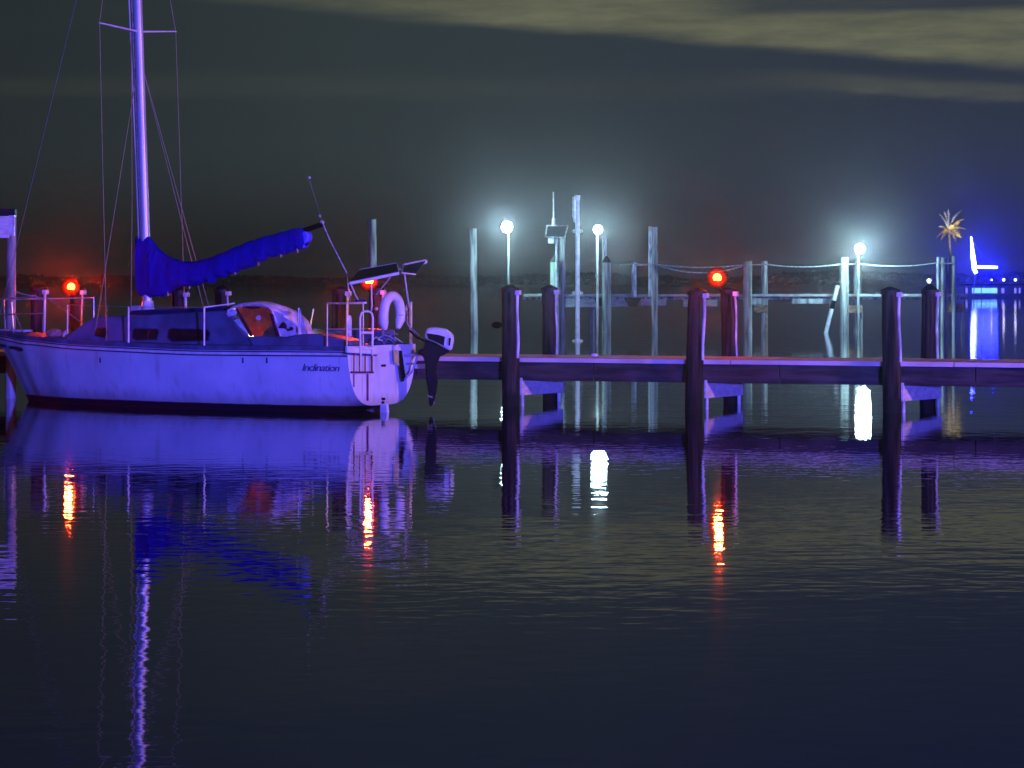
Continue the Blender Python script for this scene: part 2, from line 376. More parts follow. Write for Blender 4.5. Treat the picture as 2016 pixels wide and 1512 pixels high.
# dodger: fabric shell on bows
DY = .80
def dpanel(pts, m, name, dy=0.0, parent=boat, th=.03): 
    g = MB(); a = [B(px, py, DY+dy) for px, py in pts]; g.prism(a, (0,-th,0)); return g.build(name, m, parent, bevel=.008)
roofl = [(448,612),(458,605),(472,600),(492,597.5),(512,599),(528,604),(534,611),(546,613),(556,618),(560,624),(575,631),(584,641),(592,653)]
g = MB(); rr = []
YC, HW = .30, .52
roofl2 = [(448,612),(458,605),(472,600),(492,597.5),(512,599),(528,604),(536,612),(543,628),(548,645),(552,660)]
for px, py in roofl2:
    q = B(px, py, DY); row = []
    def shell(k, d):
        a = math.pi*k/12; yy = YC + (HW-d)*math.cos(a); u = (1-math.cos(a))/2
        return Vector((q.x - .10*u, yy, q.z + .05*math.sin(a) - .30*max(0, u-.25)**1.3 - d*1.2 + .015*noise.noise(Vector((px*.05, a*2, 1)))))
    row = [shell(k, 0) for k in range(13)] + [shell(k, .03) for k in range(12, -1, -1)]
    rr.append(row)
g.loft(rr); dod = g.build('dodger', M_cream, boat)
dpanel([(437,640),(452,633),(469,628),(480,645),(489,660),(465,658),(441,655)], M_clear, 'front_window', .02, dod)
dpanel([(445,616),(463,609),(465,618),(449,624)], M_clear, 'front_window', .02, dod)
dpanel([(464,606),(478,603),(500,601),(528,607),(536,625),(544,666),(520,665),(500,663),(484,636),(470,616)], M_orange, 'side_panel', .0, dod)
dpanel([(517,665),(519,654),(527,646),(536,642),(541,665)], M_olive, 'patch', .02, dod)
dpanel([(532,610),(546,614),(556,619),(560,625),(575,632),(584,641),(591,653),(582,667),(552,666),(541,636)], M_cream, 'aft_panel', .0, dod)
dpanel([(547,646),(553,637),(558,633),(563,640),(563,647)], M_maroon, 'patch', .03, dod)
dpanel([(561,646),(568,648),(572,643),(577,646),(575,650),(566,652)], M_maroon, 'patch', .03, dod)
dpanel([(478,603),(498,604.5),(512,604),(510,607),(496,608.5),(483,606)], M_maroon, 'patch', .02, dod)
dpanel([(463,607),(467,607),(497,660),(494,662),(490,658),(478,636)], M_maroon, 'seam', .03, dod)
dpanel([(530,617),(536,618),(541,640),(552,667),(543,667),(538,645)], M_maroon, 'seam', .03, dod)
dpanel([(504,622),(510,621),(513,627),(508,631),(503,628)], M_cream, 'patch', .02, dod)
lc = B(506,640,.12); lamp('dodger_fill', 'POINT', MW @ lc, (1.0,.78,.42), 900, .10)  # added warm fill inside the dodger, makes the orange fabric glow
# mast, boom, sail cover
mb0 = B(291,612,0); mt0 = B(271,0,0); top = mt0 + (mt0-mb0)*.72
g = MB(); g.tube([mb0+(top-mb0)*(i/10) for i in range(11)], .088, 16, flat=1.0)
mast = g.build('mast', M_alu, boat)
g = MB()
for fx, ph in ((.11, 0.06), (.10, -.05), (.125,.02)):
    g.tube([mb0+Vector((fx,ph,1.2)), top+Vector((fx*1.2,ph,-.2))], .008, 6)
g.build('halyard', M_rope, boat)
g = MB(); a0 = B(262,400,.09); a1 = B(254,0,.12); g.tube([B(273,470,.05), a0*.0+B(268,330,.07), a1, a1+(a1-B(268,330,.07))*.8], .014, 6); g.build('halyard', M_alu, boat)
g = MB(); g.tube([mb0+Vector((0,0,-.1)), mb0+Vector((0,0,.18)), mb0+Vector((0,0,.2))], [.15,.11,.10], 12)
g.box((mb0.x+.12,-.08,mb0.z-.1),(mb0.x+.35,.10,mb0.z+.10)); g.build('mast_step', M_pwhite, boat, bevel=.01)
def mast_at(py):
    k = (B(280,py,0).z - mb0.z)/(mt0.z-mb0.z); return mb0 + (mt0-mb0)*k
ms = mast_at(62)
tipP = BX(196,45, ms.x-.02); tipS = BX(346,62, ms.x-.02)
g = MB(); g.tube([ms, tipP], [.04,.026], 10, flat=.6); g.build('spreader', M_pwhite, boat)
g = MB(); g.tube([ms, tipS], [.04,.026], 10, flat=.6); g.build('spreader', M_pwhite, boat)
cpP = B(207,668,1.12); cpS = B(362,600,-1.05)
def stay(a, b, r=.007, n='shroud'):
    g = MB(); g.tube([a, b], r, 6); return g.build(n, M_wire, boat)
stay(top, tipP); stay(tipP, B(210,672,1.1)); stay(top, tipS); stay(tipS, B(364,612,-1.0))
lo = mast_at(110)
stay(lo, B(188,650,1.05)); stay(lo, B(402,610,-.95)); stay(lo, B(412,606,-.95), .006)
stay(top, Vector((LB-.12, 0, 1.45)), .008, 'forestay')
# vertical line in front of the mast down to a stanchion
g = MB(); g.tube([mast_at(60)+Vector((.1,.1,0)), B(260,400,.7), B(258,604,1.1)], .007, 6); g.build('stay_line', M_wire, boat)
bm0 = mast_at(560); bm1 = B(636,441,0)
g = MB(); g.tube([bm0, bm1], .05, 12); g.build('boom', M_dark, boat)
TOPL = [(269,466),(280,463),(293,464),(299,470),(304,480),(313,490),(326,500),(342,509),(362,514),(385,515),(410,509),(440,498),(470,485),(500,473),(530,464),(560,456),(585,449),(598,448),(605,456)]
BOTL = [(269,560),(276,584),(293,586),(299,586),(304,584),(313,583),(326,580),(342,568),(362,563),(385,562),(410,554),(440,544),(470,533),(500,521),(530,506),(560,499),(585,492),(598,490),(605,476)]
g = MB(); rings = []
def tab(T, x): return lerp_tab(T, x)
NX = 110
for i in range(NX+1):
    px = 269 + (605-269)*i/NX
    yt = tab(TOPL, px); yb = tab(BOTL, px)
    yb += 7*noise.noise(Vector((px*.09, 3, 0))) + 3*abs(noise.noise(Vector((px*.3, 0, 5)))) if px > 310 else 0
    yt += 1.4*noise.noise(Vector((px*.12, 9, 0))) if px > 310 else 0
    a = B(px, yt, 0); c = B(px, yb, 0)
    half = (a.z-c.z)/2; mid = (a+c)/2
    th = .13 + .07*min(1, max(0, (px-269)/40)) - .06*(px-300)/305 if px > 300 else .15
    if i in (0, NX): th *= .35
    elif i in (1, NX-1): th *= .75
    ring = []
    for k in range(28):
        an = 2*math.pi*k/28; cy, sz = math.cos(an), math.sin(an)
        rad = 1 + .14*noise.noise(Vector((px*.06 + sz*1.9, cy*1.5, 2.0))) + .10*noise.noise(Vector((px*.16, sz*4, cy*3)))
        ring.append(Vector((mid.x + .02*sz, math.copysign(abs(cy)**.8, cy)*th*(1.0 + .55*(-sz if sz < 0 else 0)*.4)*rad, mid.z + sz*half*(1 if abs(sz) > .95 else rad**.4))))
    rings.append(ring)
g.loft(rings); cover = g.build('sail_cover', M_canvas, boat)
g = MB()
for pts in ([(590,457),(600,455),(606,463),(604,474),(599,478),(597,487),(592,490),(588,474)],):
    g.prism([B(px, py, .09) for px, py in pts], (0,-.18,0))
g.build('cover_flap', M_canvas2, cover, bevel=.03)
for px in (330,372,415,462,508,552,585):
    g = MB(); yb = tab(BOTL, px); g.tube([B(px, yb-3, .06), B(px+1, yb+5, .02), B(px+3, yb+2, -.05)], .012, 5)
    g.build('cover_tie', M_rope, cover)
g = MB(); g.tube([B(608,350,0)*1.0, B(636,441,0)], .002, 5)
g.tube([B(636,441,0), B(650,474,0), B(682,536,0), B(690,600,0)], .012, 6)
g.ball(B(634,438,0), .045); g.ball(B(609,350,0), .03); g.ball(B(629,425,0), .03)
g.build('topping_lift', M_rope, boat)
# stanchions and lifelines
def edge_pt(px, py):            # on the port deck edge
    y = 1.2
    for _ in range(6):
        q = B(px, py, y); y = lerp_tab(BEAM, max(0, min(1, q.x/LB))) - .06
    return B(px, py, y)
tops = []
for px, yt, yb, r in ((88,587,655,.016), (133,600,657,.012), (253,604,679,.017), (402,605,681,.017)):
    b0 = edge_pt(px, yb); t0 = Vector((b0.x, b0.y, edge_pt(px, yt).z)); tops.append(t0)
    g = MB(); g.tube([b0, t0], r, 8); g.build('stanchion', M_pwhite, boat)
for px, yt, yb in ((588,606,655),(609,608,658),(592,610,650)):
    b0 = B(px, yb, -1.0 if px == 609 else .9); t0 = Vector((b0.x, b0.y, B(px, yt, -1.0 if px == 609 else .9).z))
    g = MB(); g.tube([b0, t0+Vector((-.10 if px == 609 else 0,0,0))], .014 if px != 592 else .006, 8); g.build('stanchion', M_pwhite, boat)
g = MB(); g.tube([tops[0], tops[1], tops[2], tops[3], B(455,600,1.0)], .006, 6); g.build('lifeline', M_wire, boat)
g = MB(); g.tube([tops[3], (tops[3]+B(462,597,.95))/2+Vector((0,0,-.004)), B(462,597,.95)], .014, 8); g.build('grab_rail', M_pwhite, boat)
# bow pulpit
g = MB(); b0 = edge_pt(88,655)
pts = [tops[0], tops[0]+Vector((.5,-.1,.02)), Vector((LB-.15,.22,2.05)), Vector((LB+.05,0,2.06)), Vector((LB-.15,-.22,2.05)), Vector((tops[0].x,-tops[0].y,tops[0].z)), Vector((b0.x,-b0.y,b0.z))]
g.tube(pts, .014, 8)
g.tube([tops[0]+Vector((0,0,-.30)), Vector((LB-.3,.16,1.75)), Vector((LB-.1,0,1.75))], .010, 6)
g.tube([Vector((LB-.15,.18,2.04)), Vector((LB-.25,.12,1.42))], .013, 8); g.tube([Vector((LB-.15,-.18,2.04)), Vector((LB-.25,-.12,1.42))], .013, 8)
g.tube([Vector((LB-.9,.35,1.38)), Vector((LB-.85,.35,2.0))], .012, 8)
g.build('pulpit', M_steel, boat)
# lettering on the port quarter
fc = bpy.data.curves.new('boat_name', 'FONT'); fc.body = 'Inclination'; fc.size = .23; fc.shear = .35; fc.extrude = .003; fc.offset = .0; fc.space_character = .86
fo = bpy.data.objects.new('boat_name', fc); col.objects.link(fo)
dg = bpy.context.evaluated_depsgraph_get(); me = bpy.data.meshes.new_from_object(fo.evaluated_get(dg)); bpy.data.objects.remove(fo)
me.materials.clear(); me.materials.append(mat('blue lettering', (.06,.06,.16), .5, .1, 9))
p0 = B(592,730,1.2); wdt = B(663,730,1.2).x - p0.x
mw = max(v.co.x for v in me.vertices)
for v in me.vertices:
    x = p0.x + v.co.x/mw*wdt; z = p0.z + v.co.y*.82; tt = max(0, min(1, x/LB)); e = v.co.z
    y = hull_pt(tt, ph_for(tt, z)).y + .012 + e; v.co = Vector((x, y, z))
o = bpy.data.objects.new('boat_name', me); col.objects.link(o); o.parent = boat
g = MB()
for pts in ([(18,681),(30,682),(43,685),(45,691),(38,692),(30,688),(19,687)], [(-4,676),(8,679),(10,684),(4,684),(-4,681)]):
    a = []
    for px, py in pts:
        y = .4
        for _ in range(12):
            q = B(px, py, y); tt = min(.995, max(0, (q.x+.1)/LB)); y = .6*y+.4*(hull_pt(tt, ph_for(tt, q.z)).y)
        a.append(B(px, py, y+.02))
    g.prism(a, (0,-.05,0))
g.build('bow_mark', M_navy, hull)
for px in (482,528,195):
    g = MB(); y = 1.2; q = B(px, 704, y); tt = q.x/LB; yy = hull_pt(tt, ph_for(tt, q.z)).y
    g.box((q.x-.012, yy-.03, q.z-.10),(q.x+.012, yy+.010, q.z))
    g.build('drain_stain', M_navy, hull)
# stern details
def stern_poly(pts, x, m, name, th=.05, parent=boat, bev=.01):
    g = MB(); g.prism([BX(px, py, x) for px, py in pts], (-th if x <= 0 else th, 0, 0)); return g.build(name, m, parent, bevel=bev)
stern_poly([(679,681),(696,684),(720,684),(735,680),(741,688),(741,698),(679,694)], -.02, M_white, 'quarter_block', .06)
stern_poly([(772,680),(780,677),(803,678),(810,690),(816,700),(806,735),(795,738),(786,722),(773,716)], -.02, M_white, 'quarter_block', .07)
stern_poly([(774,690),(781,689),(785,716),(776,716)], -.10, M_yellow, 'fender_strap', .02)
stern_poly([(785,690),(790,690),(798,748),(790,752),(786,722)], -.10, M_dark, 'outboard_lift', .02)
g = MB(); g.tube([BX(823,698,-.35), BX(812,730,-.3), BX(796,748,-.12)], .02, 8); g.tube([BX(796,700,-.1), BX(823,698,-.35)], .03, 8); g.tube([BX(800,716,-.1), BX(814,716,-.33)], .02, 8)
g.box((-.38,-1.15,.78),(-.10,-.95,.86)); g.build('motor_bracket', M_alu, boat, bevel=.004)
def bar(pts, x, r, m, name, parent=boat, n=8):
    g = MB(); g.tube([BX(px, py, x) for px, py in pts], r, n); return g.build(name, m, parent)
lad = bar([(710,700),(709,650),(709,625),(712,616),(718,613),(726,613),(732,617),(734,626),(733,700)], -.10, .020, M_pwhite, 'ladder')
for py in (655, 686): bar([(709,py),(734,py)], -.10, .024, M_pwhite, 'rung', lad)
for px in (697,708,719,732): bar([(px,690),(px,734)], -.06, .010 if px != 732 else .018, M_purplestrap, 'ladder_leg', lad)
bar([(692,733),(735,733)], -.06, .018, M_purplestrap, 'ladder_foot', lad)
bar([(724,736),(724,789)], -.03, .018, M_purplestrap, 'rust_streak')
bar([(697,736),(697,762)], -.03, .010, M_purplestrap, 'rust_streak')
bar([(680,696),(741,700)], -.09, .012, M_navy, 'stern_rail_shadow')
stern_poly([(750,718),(759,717),(759,722),(750,722)], -.01, M_dark, 'exhaust_port', .01)
stern_poly([(751,783),(758,783),(758,788),(751,788)], -.01, M_dark, 'exhaust_port', .01)
g = MB(); g.prism([Vector((.03,-.035,.16)), Vector((-.13,-.035,.16)), Vector((-.22,-.035,-.6)), Vector((.05,-.035,-.6))], (0,.07,0)); g.build('rudder', M_white, boat, bevel=.02)
g = MB(); g.tube([(-.02,0,.12),(-.02,0,.2)], .03, 8); g.build('rudder_stock', M_dark, boat)
# pushpit rails
zt = BX(700,597,.0).z
for sg, yi in ((1,.62),(-1,-.98)):
    g = MB(); q = [(.45 if sg > 0 else .12,sg*1.12),(.05,sg*1.07),(.0,yi)]
    g.tube([(x,y,zt) for x,y in q], .016, 8); g.tube([(x,y,1.55) for x,y in q], .010, 6)
    for x, y in q: g.tube([(x,y,1.2),(x,y,zt)], .014, 8)
    g.build('pushpit', M_steel, boat)
stern_poly([(698,595),(722,594),(723,598),(698,599)], .05, M_pwhite, 'grab_bar', .04)
stern_poly([(686,620),(693,621),(694,664),(689,664),(686,640)], .05, M_clear, 'fender', .08, bev=.03)
stern_poly([(707,590),(720,590),(722,594),(706,595)], .10, M_canvas, 'stern_cushion', .1, bev=.03)
M_amb = mat('amber lens', (.7,.5,.3), .4, .1, 9)
for px, py in ((741,608),(799,608)):
    g = MB(); g.ball(BX(px, py, -.02), .035); g.build('stern_light', M_amb, boat)
# clutter in the cockpit
g = MB()
for i in range(26):
    px = random.uniform(742, 778); py = random.uniform(655, 682)
    a = BX(px, py, .3+random.random()*.5); q = a + Vector((random.uniform(-.2,.2), random.uniform(-.25,.25), random.uniform(-.15,.1)))
    g.tube([a, (a+q)/2+Vector((0,0,.05)), q], .014, 5)
g.tube([BX(800,600,.1), BX(803,640,.0), BX(825,660,-.3), BX(838,672,-.6)], .012, 5)
g.tube([BX(795,625,.1), BX(810,650,-.1), BX(828,672,-.4)], .008, 5)
g.build('loose_line', M_rope, boat)
stern_poly([(741,660),(752,652),(772,655),(776,676),(768,684),(744,684)], .7, M_dark, 'cockpit_bag', .35, bev=.06)
# solar panels on the stern arch
def quad_slab(pts, m, name, th=.04, parent=boat):
    a = [p for p in pts]; nrm = (a[1]-a[0]).cross(a[2]-a[0]).normalized(); g = MB(); g.prism(a, nrm*th); return g.build(name, m, parent, bevel=.006)
A_ = BL(688,558,46.1); B_ = BL(785,538,46.1); C2 = BL(782,521,47.4); D_ = BL(708,534,47.4)
pan = quad_slab([A_, B_, C2, D_], M_solar, 'solar_panel', .03)
g = MB(); g.tube([A_, B_], .030, 6); g.tube([C2, D_], .038, 6); g.tube([A_, D_], .014, 6); g.tube([B_, C2], .014, 6); g.build('panel_frame', M_pwhite, pan)
A_ = BL(792,537,46.9); B_ = BL(818,540,47.2); C2 = BL(838,515,48.3); D_ = BL(795,524,47.8)
pan = quad_slab([A_, B_, C2, D_], M_solar, 'solar_panel', .03)
g = MB(); g.tube([D_, C2], .045, 6); g.tube([A_, D_], .02, 6); g.tube([A_, B_], .014, 6); g.build('panel_frame', M_pwhite, pan)
g = MB()
for pts in ([(690,558,46.2),(699,580,46.4),(706,592,46.6),(714,594,46.8)], [(796,537,47.0),(801,575,47.1),(806,606,47.4)], [(768,546,46.6),(752,566,46.9),(741,580,47)], [(731,560,46.9),(732,600,46.9),(731,613,46.9)], [(705,550,47),(738,536,47.2),(790,530,47.3)]):
    g.tube([BL(*p) for p in pts], .014, 8)
g.build('arch_frame', M_alu, boat)
# outboard motor
def px_prism(pts, d, th, m, name, parent, bev=.02):
    g = MB(); g.prism([BL(px, py, d) for px, py in pts], BI.to_3x3() @ Vector((0, th, 0))); return g.build(name, m, parent, bevel=bev)
om = px_prism([(838,668),(858,676),(886,692),(876,698),(866,702),(860,720),(858,735),(862,750),(858,778),(852,800),(845,800),(843,770),(838,745),(837,715),(832,700),(822,698),(822,690),(834,686)], 47.1, .24, M_dark, 'outboard_motor', boat, .03)
px_prism([(840,646),(858,645),(877,648),(892,659),(893,672),(889,692),(880,688),(858,675),(835,666)], 46.95, .46, M_white, 'cowling', om, .05)
px_prism([(840,656),(862,659),(876,663),(874,681),(858,673),(843,667)], 46.91, .06, M_dark, 'cowling_panel', om, .01)
px_prism([(884,665),(888,666),(886,681),(883,680)], 46.92, .05, M_dark, 'cowling_panel', om, .005)
g = MB()
for k in range(3):
    a = 2*math.pi*k/3+.4; c = BL(851,784,47.15)
    g.tube([c, c+Vector((0, math.cos(a)*.07, math.sin(a)*.07)), c+Vector((.02, math.cos(a)*.14, math.sin(a)*.14))], [.03,.05,.02], 8, flat=.3)
g.build('propeller', M_alu, om)
g = MB(); g.tube([BL(838,672,47.1), BL(820,664,47.2), BL(806,650,47.2)], .022, 8); g.build('tiller', M_dark, om)

# horseshoe buoy hanging on the stern rail
lb = empty('life_buoy', MW @ BX(772,610,-.12), boat.rotation_euler.z)
tag(lb, 'white horseshoe life buoy hung upside down on the stern rail of the yacht', 'life buoy')
g = MB(); I2 = (Matrix.Translation(lb.location) @ Matrix.Rotation(boat.rotation_euler.z, 4, 'Z')).inverted() @ MW
hp = [(758,648),(755,632),(756,612),(759,597),(765,587),(772,583),(779,586),(785,596),(788,610),(788,626),(783,647)]
from mathutils.geometry import interpolate_bezier
hp3 = [BX(x, y, -.12) for x, y in hp]; fine = []
for i in range(len(hp3)-1):
    p0_, p1_ = hp3[i], hp3[i+1]; pm, pn = hp3[max(0,i-1)], hp3[min(len(hp3)-1,i+2)]
    fine += list(interpolate_bezier(p0_, p0_+(p1_-pm)/6, p1_-(pn-p0_)/6, p1_, 6))[:-1]
fine.append(hp3[-1]); nf = len(fine)
g.tube(fine, [.092*min(1, .45+ .14*min(i, nf-1-i)) for i in range(nf)], 16, flat=1.0)
g.build('foam_ring', M_white, lb, inv=I2)
for px, py in ((757,640),(786,620),(772,583)):
    g = MB(); c = BX(px, py, -.12); g.tube([c+Vector((0,-.10,0)), c+Vector((-.09,0,0)), c+Vector((0,.10,0))], .010, 6)
    g.build('strap', M_rope, lb, inv=I2)

# ---------------------------------------------------------------- near pier
PH = math.atan(.354)
ex = Vector((math.cos(PH), -math.sin(PH), 0)); ey = Vector((math.sin(PH), math.cos(PH), 0))
PO = Vector((-1.26, 49.8, 0)); ZD = .936; WP = 2.25
pier = empty('near_pier', PO, -PH)
tag(pier, 'low wooden pier with black capped pilings and pale deck boards behind the sailing yacht', 'pier')
PM = (Matrix.Translation(PO) @ Matrix.Rotation(-PH, 4, 'Z')); PI = PM.inverted()
def s_at(px, off):              # distance along the pier where its line at depth off meets a picture column
    k = (px-CX)/F; o = PO + ey*off     # (o.x + s ex.x) = k (o.y + s ex.y)
    return (k*o.y - o.x)/(ex.x - k*ex.y)
S0_, S1_ = s_at(-420, 0), s_at(2500, 0)
g = MB(); x = S0_
while x < S1_:
    wd = .14; g.box((x, -.03+random.uniform(-.006,.006), ZD-.035), (x+wd-.006, WP+.03, ZD+random.uniform(-.003,.003))); x += wd
g.build('deck_boards', M_plank, pier, smooth=False)
g = MB(); x = S0_
while x < S1_:
    L_ = 3.66; g.box((x, 0, .50), (x+L_-.022, .045, ZD-.045+random.uniform(-.006,.006))); g.box((x, WP-.045, .50), (x+L_-.008, WP, ZD-.045)); x += L_
g.build('fascia', M_fascia, pier, bevel=.006)
g = MB()
for yy in (.7, 1.45): g.box((S0_, yy, .60), (S1_, yy+.05, ZD-.04))
g.build('stringer', M_fascia, pier)
g = MB(); x = S0_
while x < S1_:
    dz = random.uniform(-.008,.008); g.box((x, -.095, ZD-.075+dz), (x+4.19, -.034, ZD+.012+dz)); x += 4.206
g.build('edge_rail', M_plank, pier, bevel=.008)
FRONT = [-260,-15,75,355,668,1005,1368,1755,2180]; BACK = [-190,60,150,440,740,1083,1437,1828,2250]
FRONT = [-230,75,355,668,1005,1368,1755,2180]; BACK = [-150,150,440,740,1083,1437,1828,2250]
def piling(sx, sy, top, r, lean, side, proto={}):
    g = MB(); n = 14; pts = []
    for i in range(n+1):
        z = -.9 + (top+.9)*i/n; pts.append(Vector((sx + lean*(z-.9), sy, z)))
    g.tube(pts, [r*(1.06-.10*i/n) for i in range(n+1)], 18, jit=.10)
    p = g.build('piling', M_wood, pier)
    c = pts[-1]; g = MB(); g.tube([c+Vector((0,0,-.06)), c+Vector((0,0,.02)), c+Vector((0,0,.03)), c+Vector((0,0,random.uniform(.06,.13)))], [r*1.10, r*1.12, r*1.0, .04], 18)
    g.build('cap', M_cap, p)
    # conduit on the side facing along the pier
    cx = sx + r*1.02; g = MB()
    g.tube([Vector((cx+lean*(z-.9)*.9+.012*math.sin(z*5+sx), sy-.05, z)) for z in (ZD+.0, ZD+.3, ZD+.6, ZD+.9, top-.06)], .022 if side else .030, 8)
    g.build('conduit', M_pipe, p)
    g = MB(); g.box((cx-.03+lean*(top-.9), sy-.11, top-.11), (cx+.06+lean*(top-.9), sy+.03, top-.02)); g.build('bracket', M_board, p, bevel=.008)
    return p
for i, (a, b_) in enumerate(zip(FRONT, BACK)):
    sa = s_at(a, -.17); sb = s_at(b_, WP+.17)
    piling(sa, -.17, 2.24+.03*math.sin(i*2.1), .165, (-.03,.012,-.018,.02,-.008,.028,-.02,.01)[i], 0)
    piling(sb, WP+.17, 2.25+.02*math.cos(i*1.7), .155, (-.02,.015,-.03,.008,-.012,-.035,.02,-.01)[i], 1)
    g = MB(); x0 = s_at(a+19, 0); x1 = s_at(b_+20, WP)
    g.verts_faces([(x0,-.02,.21),(x0+.05,-.02,.21),(x1+.05,WP+.05,.17),(x1,WP+.05,.17),(x0,-.02,.55),(x0+.05,-.02,.55),(x1+.05,WP+.05,.52),(x1,WP+.05,.52)], [(0,3,2,1),(4,5,6,7),(0,1,5,4),(1,2,6,5),(2,3,7,6),(3,0,4,7)])
    g.build('cross_brace', M_board, pier, bevel=.006)
    g = MB(); g.tube([(x0+.04,.02,-.9),(x0+.04,.02,.24)], .035, 8); g.build('pipe_sleeve', M_pipe, pier)
    g = MB(); g.tube([(x1-.0,WP-.08,-.9),(x1-.0,WP-.08,.22)], .035, 8); g.build('pipe_sleeve', M_pipe, pier)
# cleats and litter
g = MB(); sx = s_at(1170, 1.3); g.ball((sx, 1.3, ZD+.03), .05, (1.6,1,.7)); o = g.build('paper_cup', M_white, inv=None); o.matrix_world = PM
tag(o, 'small crumpled white cup lying on the pier boards right of the white pole', 'litter')
g = MB(); c = PI @ P(978,640,50.0); g.ball(c, .075, (1.5,1,.9)); g.tube([c, c+Vector((.2,0,.01))], .03, 6); g.build('fender_bracket', M_dark, pier)

# red dock lamps: bulb, cage cap and bent arm from the back piling
RL = [(140,565,150,'red dock lamp beside the black capped pilings behind the bow of the yacht'),
      (727,553,740,'red dock lamp glowing behind the stern arch of the yacht'),
      (1412,547,1437,'red dock lamp between two pilings of the near pier, right of the white pole')]
for i, (px, py, bpx, lab) in enumerate(RL):
    off = WP+.17; s = s_at(bpx, off); base = PM @ Vector((s, off, 2.05)); d = base.y - .35
    c = P(px, py, d)
    root = empty('dock_lamp', base); tag(root, lab, 'lamp', 'red lamps on the near pier')
    r = c - base
    g = MB(); g.tube([Vector((-.02,-.14,-.1)), Vector((-.06,-.2,.08)), Vector((r.x,r.y,r.z-.14)), Vector((r.x,r.y,r.z-.06))], .018, 8); g.build('arm', M_dark, root)
    g = MB(); g.tube([r+Vector((0,0,-.10)), r+Vector((0,0,-.05))], [.05,.07], 12); g.build('socket', M_dark, root)
    g = MB(); g.ball(r, .085, (1,1,1.05)); g.build('bulb', E_red, root)
    g = MB(); g.ball(r, .22, (1,1,1.0), 32, 20); g.build('halo_shell', M_halo, root)  # added shell that carries the painted red halo, not a lamp part
    l = lamp('red_lamp_light', 'POINT', c + Vector((0,-.36,0)), (1.0,.07,.010), 34, .08)
    lamp('red_lamp_beam', 'SPOT', c + Vector((0,-.34,0)), (1.0,.04,.006), 700, .08, aim=(0,0,H), cone=90, blend=1.0)

# tall utility post with a pale box at the far left
up = empty('utility_post', P(21, 790, 52.6).xy.to_3d()); tag(up, 'tall grey post with a pale box near its top, leftmost beside the bow', 'post')
g = MB(); g.tube([(0,0,-.9),(0,0,1.5),(.02,0,3.75)], [.115,.10,.095], 14, jit=.05); g.build('pole', M_wood2, up)
g = MB(); g.box((-.38,-.13,3.32),(-.02,.10,3.77)); g.build('box', M_board, up, bevel=.01)
g = MB(); g.box((-.02,-.12,3.36),(.10,.08,3.80)); g.build('sleeve', M_clear, up, bevel=.01)
g = MB(); g.box((-.38,-.15,3.785),(.11,.12,3.92)); g.build('cap', M_cap, up, bevel=.01)
# mooring lines from the bow to pilings
def rope_thing(pts, lab, r=.012, sag=.0, name='mooring_line'):
    g = MB(); out = []
    for a, c in zip(pts, pts[1:]):
        for k in range(12):
            q = a + (c-a)*(k/12); q = q + Vector((0,0,-sag*4*(k/12)*(1-k/12))); out.append(q)
    out.append(pts[-1]); g.tube(out, r, 6); o = g.build(name, M_rope); return tag(o, lab, 'rope')
rope_thing([P(30,573,52.5), P(70,582,52.3), P(92,590,52.2)], 'thin mooring line from the tall left post to the first piling', .012, .03)
rope_thing([P(92,585,52.2), P(130,612,51.0), P(172,640,50.0)], 'slack mooring line running down from the first piling to the foredeck', .012, .02)
rope_thing([P(28,615,52.5), P(38,638,51.8), P(46,655,51.2)], 'short mooring line from the base of the tall left post to the bow', .016, .01)

# ---------------------------------------------------------------- far dock
DF = 121.0
dock = empty('far_dock', P(1465, 655, DF).xy.to_3d() + Vector((0,0,0)))
tag(dock, 'long raised dock with rope rail and pale posts across the water beyond the near pier', 'dock')
DI = Matrix.Translation(-dock.location)
def FP(px, py, d=DF): return P(px, py, d)
k_ = DF/F
def dbox(x0, y0, x1, y1, d, th, m, name, parent=dock, bev=.01):
    a = FP(x0, y1, d); c = FP(x1, y0, d); g = MB(); g.box((a.x, d, a.z), (c.x, d+th, c.z)); return g.build(name, m, parent, bevel=bev, inv=DI if parent == dock else None)
dbox(1030, 579, 1905, 584, DF, 2.0, M_beam, 'deck_boards')
dbox(1030, 585, 1905, 590, DF+.2, .12, M_wood2, 'stringer')
for x0, x1, y0, y1 in ((1112,1186,589,605),(1204,1240,589,604),(1262,1312,589,602),(1345,1358,590,604),(1386,1412,590,603)):
    dbox(x0, y0, x1, y1, DF-.08, .10, M_beam, 'fascia_board')
for x0, x1, y0, y1 in ((1470,1512,586,600),(1560,1640,588,598)): dbox(x0, y0, x1, y1, DF+.1, .08, M_wood2, 'fascia_board')
for x0, x1, y0, y1 in ((1484,1512,601,616),(1671,1698,601,616),(1864,1898,598,615)):
    dbox(x0, y0, x1, y1, DF-.10, .10, M_brown, 'cross_board')
def fpost(px, yt, r_px, m, d=DF, name='post', lean=0, parent=dock, cap=False, zb=-.9, tpx=None):
    r = r_px*d/F; a = P(px, yt, d); g = MB(); n = 10
    g.tube([Vector((a.x+lean*(a.z-(zb+(a.z-zb)*i/n)), d, zb+(a.z-zb)*i/n)) for i in range(n+1)], [r*(1.05-.05*i/n) for i in range(n+1)], 14, jit=.08)
    o = g.build(name, m, parent, inv=DI if parent == dock else None)
    if cap:
        g = MB(); g.tube([a+Vector((0,0,-.02)), a+Vector((0,0,.30))], [r*1.15,.03], 14); g.build('cap', M_cap, o, inv=DI if parent == dock else None)
    return o
fpost(1108, 466, 6.0, M_wood2, DF+.2)
fpost(1194, 516, 9.0, M_wood2, DF-.3, cap=True)
fpost(1289, 447, 6.0, M_wood2, DF-.1)
fpost(1472, 514, 8.5, M_wood2, DF-.3)
fpost(1505, 514, 6.5, M_wood2, DF+.4)
